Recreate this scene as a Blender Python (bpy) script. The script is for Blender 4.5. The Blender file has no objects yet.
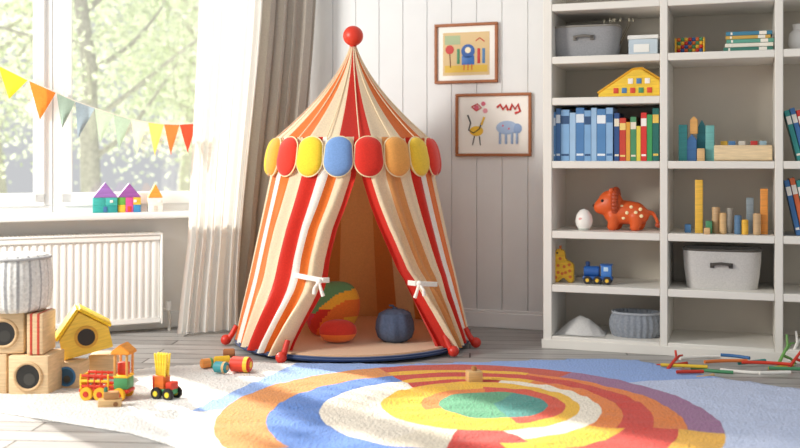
import bpy, bmesh, math, random
from mathutils import Matrix, Vector, Euler, noise
random.seed(4)
scene=bpy.context.scene
col=scene.collection
R=math.radians
def lin(h):
    h=h.lstrip('#'); o=[]
    for i in (0,2,4):
        c=int(h[i:i+2],16)/255; o.append(c/12.92 if c<=.04045 else ((c+.055)/1.055)**2.4)
    return (o[0],o[1],o[2],1)
_m={}
def mat(hexc,kind='plain',rough=None):
    key=(hexc,kind,rough)
    if key in _m: return _m[key]
    m=bpy.data.materials.new(kind+'_'+hexc.strip('#')); m.use_nodes=True
    nt=m.node_tree; N=nt.nodes; L=nt.links
    bs=N['Principled BSDF']; c=lin(hexc)
    tc=N.new('ShaderNodeTexCoord'); mp=N.new('ShaderNodeMapping'); L.new(tc.outputs['Object'],mp.inputs['Vector'])
    nz=N.new('ShaderNodeTexNoise'); L.new(mp.outputs['Vector'],nz.inputs['Vector'])
    cr=N.new('ShaderNodeValToRGB'); L.new(nz.outputs['Fac'],cr.inputs['Fac'])
    bp=N.new('ShaderNodeBump')
    lo,hi,sc,bst,bd,rg=.93,1.04,12,.05,.002,.45
    if kind in('fabric','tent'): lo,hi,sc,bst,bd,rg=.9,1.05,140,.25,.002,.92; bs.inputs['Sheen Weight'].default_value=.2
    if kind=='knit': lo,hi,sc,bst,bd,rg=.8,1.08,90,.6,.004,.95
    if kind=='wood': lo,hi,sc,bst,bd,rg=.82,1.08,14,.1,.001,.5; mp.inputs['Scale'].default_value=(1,1,9)
    if kind=='paint': lo,hi,sc,bst,bd,rg=.97,1.01,5,.03,.001,.5
    if kind=='gloss': lo,hi,sc,bst,bd,rg=.97,1.03,6,.0,.001,.25
    if kind=='bark': lo,hi,sc,bst,bd,rg=.8,1.1,25,.6,.02,.9
    nz.inputs['Scale'].default_value=sc; nz.inputs['Detail'].default_value=4
    e=cr.color_ramp.elements
    e[0].position=.3; e[1].position=.7
    e[0].color=tuple(min(1,c[i]*lo) for i in range(3))+(1,)
    e[1].color=tuple(min(1,c[i]*hi) for i in range(3))+(1,)
    L.new(cr.outputs['Color'],bs.inputs['Base Color'])
    bs.inputs['Roughness'].default_value=rg if rough is None else rough
    bp.inputs['Strength'].default_value=bst; bp.inputs['Distance'].default_value=bd
    L.new(nz.outputs['Fac'],bp.inputs['Height']); L.new(bp.outputs['Normal'],bs.inputs['Normal'])
    if kind=='tent':
        tl=N.new('ShaderNodeBsdfTranslucent'); L.new(cr.outputs['Color'],tl.inputs[0]); ms=N.new('ShaderNodeMixShader'); ms.inputs[0].default_value=.28
        L.new(bs.outputs[0],ms.inputs[1]); L.new(tl.outputs[0],ms.inputs[2]); L.new(ms.outputs[0],N['Material Output'].inputs[0])
    _m[key]=m; return m
def TM(c=(0,0,0),rot=(0,0,0),sc=(1,1,1)):
    return Matrix.Translation(c)@Euler(rot).to_matrix().to_4x4()@Matrix.Diagonal((sc[0],sc[1],sc[2],1))
class B:
    def __init__(s): s.bm=bmesh.new(); s.mats=[]
    def mi(s,m):
        if m not in s.mats: s.mats.append(m)
        return s.mats.index(m)
    def add(s,tb,m,M=None):
        if M is not None: bmesh.ops.transform(tb,matrix=M,verts=tb.verts)
        if m is not None:
            i=s.mi(m)
            for f in tb.faces: f.material_index=i
        me=bpy.data.meshes.new('t'); tb.to_mesh(me); tb.free(); s.bm.from_mesh(me); bpy.data.meshes.remove(me); return s
    def box(s,sz,c,m,rot=(0,0,0),bev=.004,seg=2):
        tb=bmesh.new(); bmesh.ops.create_cube(tb,size=1); bmesh.ops.scale(tb,vec=sz,verts=tb.verts)
        b=min(bev,min(sz)*.45)
        if b>0: bmesh.ops.bevel(tb,geom=tb.edges[:],offset=b,segments=seg,affect='EDGES',profile=.5)
        return s.add(tb,m,TM(c,rot))
    def bx(s,x0,x1,y0,y1,z0,z1,m,bev=.003,seg=1):
        return s.box((x1-x0,y1-y0,z1-z0),((x0+x1)/2,(y0+y1)/2,(z0+z1)/2),m,bev=bev,seg=seg)
    def cyl(s,r,h,c,m,rot=(0,0,0),r2=None,seg=24,bev=.003):
        tb=bmesh.new(); bmesh.ops.create_cone(tb,cap_ends=True,segments=seg,radius1=r,radius2=r if r2 is None else r2,depth=h)
        if bev>0 and (r2 is None or r2>bev*2):
            ed=[e for e in tb.edges if len(e.link_faces)==2 and any(len(f.verts)>4 for f in e.link_faces)]
            bmesh.ops.bevel(tb,geom=ed,offset=min(bev,h*.4,r*.4),segments=2,affect='EDGES')
        return s.add(tb,m,TM(c,rot))
    def sph(s,r,c,m,sc=(1,1,1),rot=(0,0,0),u=24,v=16):
        tb=bmesh.new(); bmesh.ops.create_uvsphere(tb,u_segments=u,v_segments=v,radius=r)
        return s.add(tb,m,TM(c,rot,sc))
    def prism(s,poly,d,c,m,rot=(0,0,0),bev=.002):
        tb=bmesh.new(); vs=[tb.verts.new((p[0],-d/2,p[1])) for p in poly]; f=tb.faces.new(vs)
        ex=bmesh.ops.extrude_face_region(tb,geom=[f]); bmesh.ops.translate(tb,vec=(0,d,0),verts=[g for g in ex['geom'] if isinstance(g,bmesh.types.BMVert)])
        bmesh.ops.recalc_face_normals(tb,faces=tb.faces)
        if bev>0:
            ed=[e for e in tb.edges if len(e.link_faces)==2 and e.calc_face_angle(0)>.7]
            bmesh.ops.bevel(tb,geom=ed,offset=min(bev,d*.4),segments=2,affect='EDGES')
        return s.add(tb,m,TM(c,rot))
    def puff(s,poly,d,ctr,m,off=(0,0,0)):
        tb=bmesh.new(); n=len(poly)
        for sg in (-1,1):
            rings=[]
            for sc in (1,.96,.88,.75,.55,.3):
                y=sg*d/2*math.sqrt(max(0,1-sc**2.6)); rings.append([tb.verts.new((ctr[0]+(p[0]-ctr[0])*sc,y,ctr[1]+(p[1]-ctr[1])*sc)) for p in poly])
            for a,b_ in zip(rings,rings[1:]):
                for i in range(n): tb.faces.new((a[i],a[(i+1)%n],b_[(i+1)%n],b_[i]))
            tb.faces.new(rings[-1])
        bmesh.ops.remove_doubles(tb,verts=tb.verts,dist=1e-5); bmesh.ops.recalc_face_normals(tb,faces=tb.faces)
        return s.add(tb,m,TM(off))
    def lathe(s,prof,c,m,seg=36,rot=(0,0,0),sc=(1,1,1),fn=None,mf=None,cap=False):
        tb=bmesh.new(); rings=[]
        for j,(r,z) in enumerate(prof):
            ring=[]
            for i in range(seg):
                a=2*math.pi*i/seg; rr=r*(fn(a,j) if fn else 1)
                ring.append(tb.verts.new((rr*math.sin(a),-rr*math.cos(a),z)))
            rings.append(ring)
        for j in range(len(prof)-1):
            for i in range(seg):
                k=(i+1)%seg; f=tb.faces.new((rings[j][i],rings[j][k],rings[j+1][k],rings[j+1][i]))
                if mf: f.material_index=s.mi(mf((i+.5)/seg*360,j))
        bmesh.ops.remove_doubles(tb,verts=tb.verts,dist=1e-5)
        bmesh.ops.recalc_face_normals(tb,faces=tb.faces)
        return s.add(tb,None if mf else m,TM(c,rot,sc))
    def tube(s,pts,r,m,seg=8,r2=None):
        pts=[Vector(p) for p in pts]; n=len(pts); tb=bmesh.new(); rings=[]
        up=Vector((0,0,1))
        t0=(pts[1]-pts[0]).normalized()
        if abs(t0.dot(up))>.9: up=Vector((1,0,0))
        nrm=t0.cross(up).normalized()
        for i,p in enumerate(pts):
            t=(pts[min(i+1,n-1)]-pts[max(i-1,0)]).normalized()
            nrm=(nrm-t*nrm.dot(t)).normalized(); bn=t.cross(nrm)
            rr=r if r2 is None else r+(r2-r)*i/(n-1)
            rings.append([tb.verts.new(p+(nrm*math.cos(2*math.pi*k/seg)+bn*math.sin(2*math.pi*k/seg))*rr) for k in range(seg)])
        for j in range(n-1):
            for k in range(seg):
                q=(k+1)%seg; tb.faces.new((rings[j][k],rings[j][q],rings[j+1][q],rings[j+1][k]))
        tb.faces.new(rings[0]); tb.faces.new(rings[-1]); bmesh.ops.recalc_face_normals(tb,faces=tb.faces)
        return s.add(tb,m)
    def grid(s,nu,nv,fn,m=None,mf=None):
        tb=bmesh.new(); V=[[tb.verts.new(fn(i/nu,j/nv)) for i in range(nu+1)] for j in range(nv+1)]
        for j in range(nv):
            for i in range(nu):
                f=tb.faces.new((V[j][i],V[j][i+1],V[j+1][i+1],V[j+1][i]))
                if mf: f.material_index=s.mi(mf((i+.5)/nu,(j+.5)/nv))
        return s.add(tb,None if mf else m)
    def make(s,name,parent=None,loc=(0,0,0),rz=0,label=None,cat=None,group=None,kind=None,rot=None,smooth=True,ang=40):
        me=bpy.data.meshes.new(name); s.bm.to_mesh(me); s.bm.free()
        for m in s.mats: me.materials.append(m)
        if smooth:
            me.shade_smooth()
            try: me.set_sharp_from_angle(angle=R(ang))
            except Exception: pass
        o=bpy.data.objects.new(name,me); col.objects.link(o)
        setup(o,parent,loc,rz,label,cat,group,kind,rot); return o
def setup(o,parent=None,loc=(0,0,0),rz=0,label=None,cat=None,group=None,kind=None,rot=None):
    if parent: o.parent=parent
    o.location=loc; o.rotation_euler=rot if rot else (0,0,rz)
    if label: o['label']=label
    if cat: o['category']=cat
    if group: o['group']=group
    if kind: o['kind']=kind
def thing(name,label,cat,loc=(0,0,0),rz=0,group=None,kind=None,rot=None):
    o=bpy.data.objects.new(name,None); o.empty_display_size=.05; col.objects.link(o)
    setup(o,None,loc,rz,label,cat,group,kind,rot); return o
def smoothstep(x): x=max(0,min(1,x)); return x*x*(3-2*x)
def interp(tab,x):
    if x<=tab[0][0]: return tab[0][1]
    for (a,b),(c,d) in zip(tab,tab[1:]):
        if x<=c: return b+(d-b)*(x-a)/(c-a)
    return tab[-1][1]
H=.93
def FL(px,py,z=0):
    Y=1000*(H-z)/(py-160); return Vector(((px-400)*Y/1000,Y,z))
RED='#D93A22'; ORG='#EE7C2C'; YEL='#F4C52E'
WOOD=mat('#D9B27C','wood'); WOODL=mat('#E6CDA4','wood'); WOODD=mat('#B98550','wood')
wht=mat('#F4F4F2','paint'); blk=mat('#22201E','plain')

# ---------------- camera ----------------
cd=bpy.data.cameras.new('camera'); cam=bpy.data.objects.new('camera',cd); col.objects.link(cam)
cam.location=(0,0,H); cam.rotation_euler=(R(90),0,0); cd.lens=45; cd.sensor_width=36; cd.shift_y=-.08
cd.dof.use_dof=True; cd.dof.focus_distance=4.55; cd.dof.aperture_fstop=1.8
scene.camera=cam
# ---------------- light ----------------
w=bpy.data.worlds.new('world'); scene.world=w; w.use_nodes=True
bg=w.node_tree.nodes['Background']; bg.inputs[0].default_value=(.96,.975,1,1); bg.inputs[1].default_value=.64
sd=bpy.data.lights.new('sun','SUN'); so=bpy.data.objects.new('sun',sd); col.objects.link(so)
sd.energy=10.5; sd.angle=R(2.0); sd.color=(1,.95,.86)
so.rotation_euler=Vector((.62,-.66,-.50)).to_track_quat('-Z','Y').to_euler()
ad=bpy.data.lights.new('area_fill','AREA'); ao=bpy.data.objects.new('area_fill',ad); col.objects.link(ao)  # added soft fill for the tent front, no such lamp in the room
ad.shape='RECTANGLE'; ad.size=.9; ad.size_y=.9; ad.energy=135; ad.color=(1,.965,.91)
ao.location=(-3.2,3.0,2.0); ao.rotation_euler=(Vector((.0,4.8,.5))-Vector(ao.location)).to_track_quat('-Z','Y').to_euler()
try: scene.view_settings.view_transform='Standard'
except Exception: pass

# ---------------- floor ----------------
fm=bpy.data.materials.new('floor_planks'); fm.use_nodes=True; nt=fm.node_tree; N=nt.nodes; L=nt.links; bs=N['Principled BSDF']
tc=N.new('ShaderNodeTexCoord'); mp=N.new('ShaderNodeMapping'); mp.inputs['Rotation'].default_value=(0,0,R(4)); L.new(tc.outputs['Object'],mp.inputs['Vector'])
bt=N.new('ShaderNodeTexBrick'); L.new(mp.outputs['Vector'],bt.inputs['Vector'])
bt.inputs['Color1'].default_value=lin('#BEBBB7'); bt.inputs['Color2'].default_value=lin('#9F9C99'); bt.inputs['Mortar'].default_value=lin('#433F3B')
bt.inputs['Scale'].default_value=1; bt.inputs['Brick Width'].default_value=1.5; bt.inputs['Row Height'].default_value=.115; bt.inputs['Mortar Size'].default_value=.004
mp2=N.new('ShaderNodeMapping'); mp2.inputs['Scale'].default_value=(1.5,22,1); L.new(mp.outputs['Vector'],mp2.inputs['Vector'])
nz=N.new('ShaderNodeTexNoise'); nz.inputs['Scale'].default_value=2.5; nz.inputs['Detail'].default_value=6; L.new(mp2.outputs['Vector'],nz.inputs['Vector'])
cr=N.new('ShaderNodeValToRGB'); cr.color_ramp.elements[0].position=.3; cr.color_ramp.elements[0].color=(.55,.54,.53,1); cr.color_ramp.elements[1].position=.65; cr.color_ramp.elements[1].color=(1,1,1,1)
L.new(nz.outputs['Fac'],cr.inputs['Fac'])
mx=N.new('ShaderNodeMix'); mx.data_type='RGBA'; mx.blend_type='MULTIPLY'; mx.inputs[0].default_value=.85
L.new(bt.outputs['Color'],mx.inputs[6]); L.new(cr.outputs['Color'],mx.inputs[7]); L.new(mx.outputs[2],bs.inputs['Base Color'])
bs.inputs['Roughness'].default_value=.38
bp=N.new('ShaderNodeBump'); bp.inputs['Strength'].default_value=.5; bp.inputs['Distance'].default_value=.004; bp.invert=True; L.new(bt.outputs['Fac'],bp.inputs['Height']); L.new(bp.outputs['Normal'],bs.inputs['Normal'])
b=B(); b.bx(-4.2,3.6,-.6,6.1,-.05,0,fm,bev=0); b.make('floor',kind='structure')

# ---------------- panelled wall ----------------
A19=R(-19); WO=Vector((-.532,5.913,0))
def WB(s,off,z):
    return Vector((WO.x+.9455*s-.3256*off, WO.y-.3256*s-.9455*off, z))
def WB_px(px,off,z):
    k=(px-400)/1000; x0=WO.x-.3256*off; y0=WO.y-.9455*off
    s=(k*y0-x0)/(.9455+.3256*k); return WB(s,off,z)
panel=mat('#E4E5E4','paint')
b=B(); b.bx(-.02,4.2,.008,.1,0,3,panel,bev=0)
x=0
while x<4.1:
    b.bx(x+.001,x+.144,0,.012,0,3,panel,bev=.0025); x+=.145
b.make('wall_back',loc=WO,rz=A19,kind='structure')
b=B(); b.bx(.0,4.1,-.016,0,0,.085,wht,bev=.004); b.bx(0,4.1,-.01,0,.085,.1,wht,bev=.003)
b.make('baseboard_back',loc=WO,rz=A19,kind='structure')
# ---------------- window wall ----------------
OW=Vector((-2.077,5.192,0)); A25=R(25)
def WW(t,y,z): return Vector((OW.x+.9063*t-.4226*y, OW.y+.4226*t+.9063*y, z))
def t_px(px,y):
    k=(px-400)/1000; x0=OW.x-.4226*y; y0=OW.y+.9063*y
    return (k*y0-x0)/(.9063-.4226*k)
wl=mat('#F2EFEA','paint'); WR=1.42
b=B(); b.bx(-2.2,1.72,0,.16,0,.64,wl,bev=0); b.bx(-2.2,1.72,0,.16,2.35,3,wl,bev=0)
b.bx(-2.2,-1.05,0,.16,.64,2.35,wl,bev=0); b.bx(WR,1.72,0,.16,.64,2.35,wl,bev=0)
b.make('wall_left',loc=OW,rz=A25,kind='structure')
b=B(); b.bx(-2.2,1.69,-.016,0,0,.09,wht,bev=.004); b.make('baseboard_left',loc=OW,rz=A25,kind='structure')
wf=mat('#F4F4F1','paint')
def winframe(name,x0,x1):
    b=B()
    b.bx(x0,x1,.02,.1,.64,.69,wf); b.bx(x0,x1,.02,.1,2.3,2.35,wf); b.bx(x0,x0+.045,.02,.1,.69,2.3,wf); b.bx(x1-.045,x1,.02,.1,.69,2.3,wf)
    a,c=x0+.04,x1-.04
    b.bx(a,c,.0,.06,.685,.755,wf,bev=.006); b.bx(a,c,0,.06,2.235,2.31,wf,bev=.006); b.bx(a,a+.055,0,.06,.7,2.3,wf,bev=.006); b.bx(c-.055,c,0,.06,.7,2.3,wf,bev=.006)
    o=b.make(name,loc=OW,rz=A25,kind='structure')
    gm=bpy.data.materials.get('glass_pane')
    if not gm:
        gm=bpy.data.materials.new('glass_pane'); gm.use_nodes=True; n=gm.node_tree.nodes; l=gm.node_tree.links; n.clear()
        out=n.new('ShaderNodeOutputMaterial'); mxs=n.new('ShaderNodeMixShader'); tr=n.new('ShaderNodeBsdfTransparent'); gl=n.new('ShaderNodeBsdfGlossy'); gl.inputs['Roughness'].default_value=.02
        mxs.inputs[0].default_value=.05; l.new(tr.outputs[0],mxs.inputs[1]); l.new(gl.outputs[0],mxs.inputs[2]); l.new(mxs.outputs[0],out.inputs[0])
    g=B(); g.bx(a+.055,c-.055,.028,.032,.755,2.235,gm,bev=0); g.make('window_pane',parent=o)
    h=B(); hx=(x0+.066) if x0>0 else (x1-.066)
    h.box((.018,.012,.06),(hx,-.006,1.25),wht); h.box((.014,.014,.1),(hx,-.024,1.21),wht,bev=.005); h.cyl(.007,.03,(hx,-.012,1.25),wht,rot=(R(90),0,0))
    h.make('window_handle',parent=o)
winframe('window_1',-1.05,.262); winframe('window_2',.266,WR)
b=B(); b.bx(-1.12,1.46,-.17,.03,.615,.65,wht,bev=.008,seg=2); b.make('trim_1',loc=OW,rz=A25,kind='structure')

# ---------------- trees outside ----------------
lm=bpy.data.materials.new('leaf'); lm.use_nodes=True; n=lm.node_tree.nodes; l=lm.node_tree.links; n.clear()
out=n.new('ShaderNodeOutputMaterial'); ad_=n.new('ShaderNodeMixShader'); ad_.inputs[0].default_value=.5
df=n.new('ShaderNodeBsdfDiffuse'); tl=n.new('ShaderNodeBsdfTranslucent'); nz=n.new('ShaderNodeTexNoise'); nz.inputs['Scale'].default_value=1.3
crr=n.new('ShaderNodeValToRGB'); crr.color_ramp.elements[0].position=.35; crr.color_ramp.elements[0].color=lin('#DAE4C8'); crr.color_ramp.elements[1].position=.65; crr.color_ramp.elements[1].color=lin('#EFF4DF')  # near-white greens: outdoor glare and haze painted into the leaf colour
tcc=n.new('ShaderNodeTexCoord'); l.new(tcc.outputs['Object'],nz.inputs['Vector']); l.new(nz.outputs['Fac'],crr.inputs['Fac'])
l.new(crr.outputs[0],df.inputs[0]); l.new(crr.outputs[0],tl.inputs[0]); l.new(df.outputs[0],ad_.inputs[1]); l.new(tl.outputs[0],ad_.inputs[2]); l.new(ad_.outputs[0],out.inputs[0])
bark=mat('#D6D3C9','bark')  # trunk colour paled, overexposed daylight painted in
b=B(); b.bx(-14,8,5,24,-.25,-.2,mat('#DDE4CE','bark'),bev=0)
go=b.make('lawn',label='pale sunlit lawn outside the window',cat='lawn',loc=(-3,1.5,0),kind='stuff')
def tree(loc,h,seed,nleaf,rad):
    rnd=random.Random(seed); t=thing('tree','leafy tree outside the window, colours paled to paint in glare','tree',loc=loc,group='trees outside')
    b=B(); tips=[]
    pts=[(0,0,0)]; p=Vector((0,0,0))
    for i in range(6):
        p=p+Vector((rnd.uniform(-.12,.12),rnd.uniform(-.1,.1),h/6)); pts.append(tuple(p))
    b.tube(pts,.12,bark,seg=10,r2=.04)
    for i in range(14):
        k=rnd.uniform(1.5,5.8); i0=int(k); q=Vector(pts[i0]).lerp(Vector(pts[i0+1]),k-i0); a=rnd.uniform(0,6.28); L_=rnd.uniform(.8,1.7)
        bp_=[q]
        d=Vector((math.cos(a),math.sin(a),rnd.uniform(.2,.8)))
        for j in range(5):
            q=q+d*L_/5; d=(d+Vector((rnd.uniform(-.3,.3),rnd.uniform(-.3,.3),rnd.uniform(-.1,.3)))).normalized(); bp_.append(q); 
            if j>1: tips.append(q)
        b.tube(bp_,.035,bark,seg=6,r2=.01)
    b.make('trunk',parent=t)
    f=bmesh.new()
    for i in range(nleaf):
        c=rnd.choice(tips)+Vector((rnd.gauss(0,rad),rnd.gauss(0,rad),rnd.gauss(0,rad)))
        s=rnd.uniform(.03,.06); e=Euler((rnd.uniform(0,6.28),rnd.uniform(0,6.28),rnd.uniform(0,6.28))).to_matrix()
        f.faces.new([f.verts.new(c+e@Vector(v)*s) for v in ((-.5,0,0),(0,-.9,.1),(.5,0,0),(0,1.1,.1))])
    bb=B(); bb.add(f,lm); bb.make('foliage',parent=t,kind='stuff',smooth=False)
tree((-5.0,12.5,-.2),4.6,8,5000,.36); tree((-2.6,14,-.2),4.4,11,6000,.4); tree((-5.8,16.5,-.2),5,21,8000,.5); tree((-3.9,18,-.2),5,35,8500,.55)
tree((-3.15,10.4,-.2),4.2,3,2000,.3)

# ---------------- bunting ----------------
yb=-.14
def wpt(px,py,y=yb):
    t=t_px(px,y); Y=OW.y+.4226*t+.9063*y; return Vector((t,y,H-(py-160)*Y/1000))
bun=thing('bunting_garland','string of colourful triangular fabric flags across the window','bunting',loc=OW,rz=A25)
path=[(-60,38),(-30,52),(0,66),(28,80),(55,92),(75,101),(95,108),(113,114),(130,119),(147,122),(163,124),(180,124.5),(200,122)]
b=B(); b.tube([wpt(*p) for p in path],.0028,mat('#E8E2D4','fabric'),seg=6); b.make('string',parent=bun)
fl=[((-35,50),(-4,64),(-22,92),'#7DA0A8'),((-2,65),(28,80),(9,99),'#F6CB30'),((29,80.5),(56,92.5),(40,120),'#F0822F'),((56.5,92.5),(75.5,101),(62,129),'#A6BBAA'),((75.5,101),(95,108),(78,139),'#A3B2BB'),((94.5,107.5),(113.5,114),(100,144),'#B8C8AE'),
 ((113.5,114),(131,119),(119,151),'#A9BBA4'),((131,119),(148,122),(137,154),'#EDE2BE'),((148,122),(164,124),(155,156),'#EFCF66'),((164,124),(179.5,124.5),(171,155),'#EE7436'),((179.5,124.5),(196,124),(188,153),'#DA4429')]
for a_,c_,t_,hx in fl:
    A_,C_,T_=wpt(*a_),wpt(*c_),wpt(*t_); b=B()
    def fn(u,v,A_=A_,C_=C_,T_=T_):
        p=A_.lerp(C_,u).lerp(T_,v*.985); return p+Vector((0,.012*math.sin(u*5+v*3)*v-.0,0))
    b.grid(6,8,fn,mat(hx,'tent')); o=b.make('flag',parent=bun)
# ---------------- curtains ----------------
shm=bpy.data.materials.new('sheer'); shm.use_nodes=True; n=shm.node_tree.nodes; l=shm.node_tree.links; pb=n['Principled BSDF']; out=n['Material Output']
pb.inputs['Base Color'].default_value=lin('#F8F7F4'); pb.inputs['Roughness'].default_value=.9
tl=n.new('ShaderNodeBsdfTranslucent'); tl.inputs[0].default_value=lin('#EBE9E4'); m1=n.new('ShaderNodeMixShader'); m1.inputs[0].default_value=.38
wv=n.new('ShaderNodeTexNoise'); wv.inputs['Scale'].default_value=300; bpn=n.new('ShaderNodeBump'); bpn.inputs['Strength'].default_value=.15; l.new(wv.outputs['Fac'],bpn.inputs['Height']); l.new(bpn.outputs['Normal'],pb.inputs['Normal'])
l.new(pb.outputs[0],m1.inputs[1]); l.new(tl.outputs[0],m1.inputs[2])
trs=n.new('ShaderNodeBsdfTransparent'); m2=n.new('ShaderNodeMixShader'); m2.inputs[0].default_value=.16; l.new(m1.outputs[0],m2.inputs[1]); l.new(trs.outputs[0],m2.inputs[2]); l.new(m2.outputs[0],out.inputs[0])
def curtain(name,label,t0,t1,b0,b1,y,folds,amp,m,ztop=2.4,seed=0):
    b=B()
    def fn(u,v):
        z=ztop-(ztop-.015)*v; s=smoothstep(v*1.05)**1.3
        t=(t0+(t1-t0)*u)*(1-s)+(b0+(b1-b0)*u)*s - .05*max(0,v-.8)/.2*(1-u)
        ph=2*math.pi*folds*(u+.03*math.sin(u*9+seed)+.02*v*math.sin(u*17+seed))
        a=amp*(.8+.35*v)
        return (t+.3*a*math.sin(2*ph+1),y+a*math.sin(ph)+.2*a*math.sin(ph*2.3+v*1.2),z)
    b.grid(int(folds*18),40,fn,m); return b.make(name,loc=OW,rz=A25,label=label,cat='curtain',ang=80)
tau=mat('#BDB4A8','fabric')
curtain('curtain','beige taupe linen curtain hanging in folds beside the window',1.27,1.685,1.12,1.55,-.21,5.5,.026,tau,seed=1)
curtain('sheer_curtain','white sheer curtain hanging in front of the window edge',.975,1.33,.90,1.18,-.315,6,.022,shm,seed=4)
b=B(); b.tube([(-1.3,-.27,2.42),(1.55,-.27,2.42)],.013,mat('#B9B2A8','gloss'),seg=12); b.box((.02,.27,.02),(-1.2,-.135,2.42),wht); b.box((.02,.27,.02),(.9,-.135,2.42),wht)
b.make('curtain_rod',loc=OW,rz=A25,label='slim metal curtain rod above the window',cat='curtain rod')
# ---------------- radiator ----------------
rad=thing('radiator','white ribbed panel radiator mounted under the window sill','radiator',loc=OW,rz=A25)
rm=mat('#F4F2ED','paint')
b=B(); t0,t1=-.45,.80; zb=.055
b.bx(t0,t1,-.125,-.06,zb,.52,rm,bev=.006); t=t0+.02
while t<t1-.03:
    b.box((.022,.014,.415),(t+.012,-.125,.287),rm,bev=.006); t+=.036
b.bx(t0,t1,-.142,-.12,.495,.525,rm,bev=.006); b.bx(t0,t1,-.142,-.12,zb-.005,zb+.025,rm,bev=.006)
b.make('body',parent=rad)
b=B(); b.bx(t0-.012,t1+.012,-.148,-.055,.525,.537,rm,bev=.004)
for i in range(60): b.bx(t0+.02+i*.0205,t0+.03+i*.0205,-.14,-.065,.536,.54,mat('#BDB7AC','paint'),bev=0)
b.make('top_grille',parent=rad)
for s in (t0-.012,t1): 
    b=B(); b.bx(s,s+.012,-.148,-.055,zb-.01,.53,rm,bev=.004); b.make('side_panel',parent=rad)
for s in (-.2,.55):
    b=B(); b.bx(s,s+.03,-.06,0,.15,.45,rm); b.make('bracket',parent=rad)
b=B(); b.tube([(.8,-.1,.12),(.85,-.1,.12),(.855,-.1,.09),(.855,-.1,0)],.009,mat('#D8D4CC','gloss'),seg=10); b.cyl(.016,.05,(.85,-.1,.135),wht); b.make('pipe_valve',parent=rad)
# ---------------- window sill houses ----------------
def tri(w,h,x=0,z=0): return [(x-w/2,z),(x+w/2,z),(x,z+h)]
def sill_house(px,w,hb,hr,cols,roof,label,extra):
    t=t_px(px,-.09); e=thing('toy_house',label,'toy house',loc=WW(t,-.09,.65),rz=A25-R(5),group='toy houses on the sill')
    b=B(); n_=len(cols)
    for i,(c1,c2) in enumerate(cols):
        ww=w/n_; xx=-w/2+ww*(i+.5); b.box((ww-.001,.06,hb/2),(xx,0,hb*.25),mat(c1,'wood'),bev=.002); b.box((ww-.001,.06,hb/2),(xx,0,hb*.75),mat(c2,'wood'),bev=.002)
    b.make('body',parent=e)
    b=B(); b.box((.02,.004,.03),(0,-.031,.018),mat(extra)); b.make('door',parent=e)
    b=B(); b.box((.016,.004,.014),(w*.25,-.031,hb*.75),mat('#F6F1E8')); b.make('window',parent=e)
    b=B(); b.prism(tri(w*1.02,hr,0,hb+.0005),.06,(0,0,0),mat(roof,'wood')); b.make('roof',parent=e)
sill_house(105,.125,.08,.08,[('#35A89F','#3FB0A6'),('#2E9C98','#49B8AE')],'#A273BE','teal wooden toy house with purple gable roof','#43709F')
sill_house(129,.12,.08,.075,[('#EFC53C','#6DB64E'),('#E0559A','#E0559A'),('#3D8FC0','#EFC53C')],'#A05BA8','patchwork pink green yellow toy house with purple roof','#D8492F')
sill_house(155,.078,.075,.075,[('#F1EBE0','#F1EBE0')],'#EDA23C','white toy house with ochre gable roof','#CFC3B2')
# ---------------- play tent ----------------
TC=Vector((-.24,5.12,0)); tent=thing('play_tent','striped red orange and cream circus play tent with open flaps','play tent',loc=TC)
fred=mat('#D62A18','tent'); forg=mat('#EE7B2C','tent'); fcrm=mat('#F7E5C2','tent'); fwht=mat('#FBF7EF','tent'); ftan=mat('#E5A464','tent')
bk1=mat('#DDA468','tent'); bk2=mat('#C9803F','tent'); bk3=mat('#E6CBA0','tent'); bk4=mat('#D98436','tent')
ZT=1.04
def wr(z): s=1-z/ZT; return .378+.222*(.92*s+.08*s*s)
def edgeL(z): return interp([(0,-30),(.08,-27),(.16,-23),(.25,-18),(.32,-14.5),(.375,-13),(.46,-11.5),(.61,-7),(.72,-1.5),(.85,4.5),(ZT,7)],z)
def edgeR(z): return interp([(0,51),(.08,47.5),(.16,43.5),(.25,39.5),(.32,37),(.36,35.5),(.42,30),(.5,24.5),(.61,18.5),(.72,13.5),(.85,8.5),(ZT,7)],z)
def pick(cols,wts):
    tot=sum(wts); acc=[];a=0
    for c_,w_ in zip(cols,wts): a+=w_/tot; acc.append((a,c_))
    def f(x):
        for a,c_ in acc:
            if x<=a+1e-6: return c_
        return acc[-1][1]
    return f
frontL=pick([forg,fcrm,forg,fwht,forg,fcrm,fred,fwht,forg,fcrm,fred],[.8,1,1.3,.9,1.3,1.1,1.5,.8,.7,1.0,.45])
frontR=pick([fred,fcrm,forg,fwht,fred,fcrm,ftan,fcrm,fred],[.8,1.1,1.3,.8,1.1,1.1,1.3,1.2,.6])
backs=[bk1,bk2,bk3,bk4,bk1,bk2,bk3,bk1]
def wallpanel(sign,edge,front,name):
    b=B()
    def fn(u,v):
        z=.03+(ZT-.03)*v
        s=0
        if u<.45: th=-180+90*u/.45
        else:
            s=(u-.45)/.55; e=edge(z) if sign<0 else -edge(z); th=-90+(e+90)*s
        g=math.exp(-((z-.37)/.11)**2); fl_=math.exp(-((z-.03)/.16)**2)
        amp=(.005+.016*(1-v))*s**1.3+.036*s**3*(1-v)
        r=wr(z)+amp*math.sin(s**1.35*math.pi*12)*(1-.55*g)-.035*g*s**3+.012*fl_*s**3
        if s>.92 and z<.95: r-= .05*((s-.92)/.08)**2*(1-v)
        r+=.004*math.sin(R(th)*12)
        a=R(th)*(-sign)
        return (r*math.sin(a),-r*math.cos(a),z)
    def mf(u,v):
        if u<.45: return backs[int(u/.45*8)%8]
        return front((u-.45)/.55)
    b.grid(240,60,fn,mf=mf); return b.make(name,parent=tent,ang=80)
wallpanel(-1,edgeL,frontL,'side_curtain'); wallpanel(1,edgeR,frontR,'side_curtain')
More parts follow.
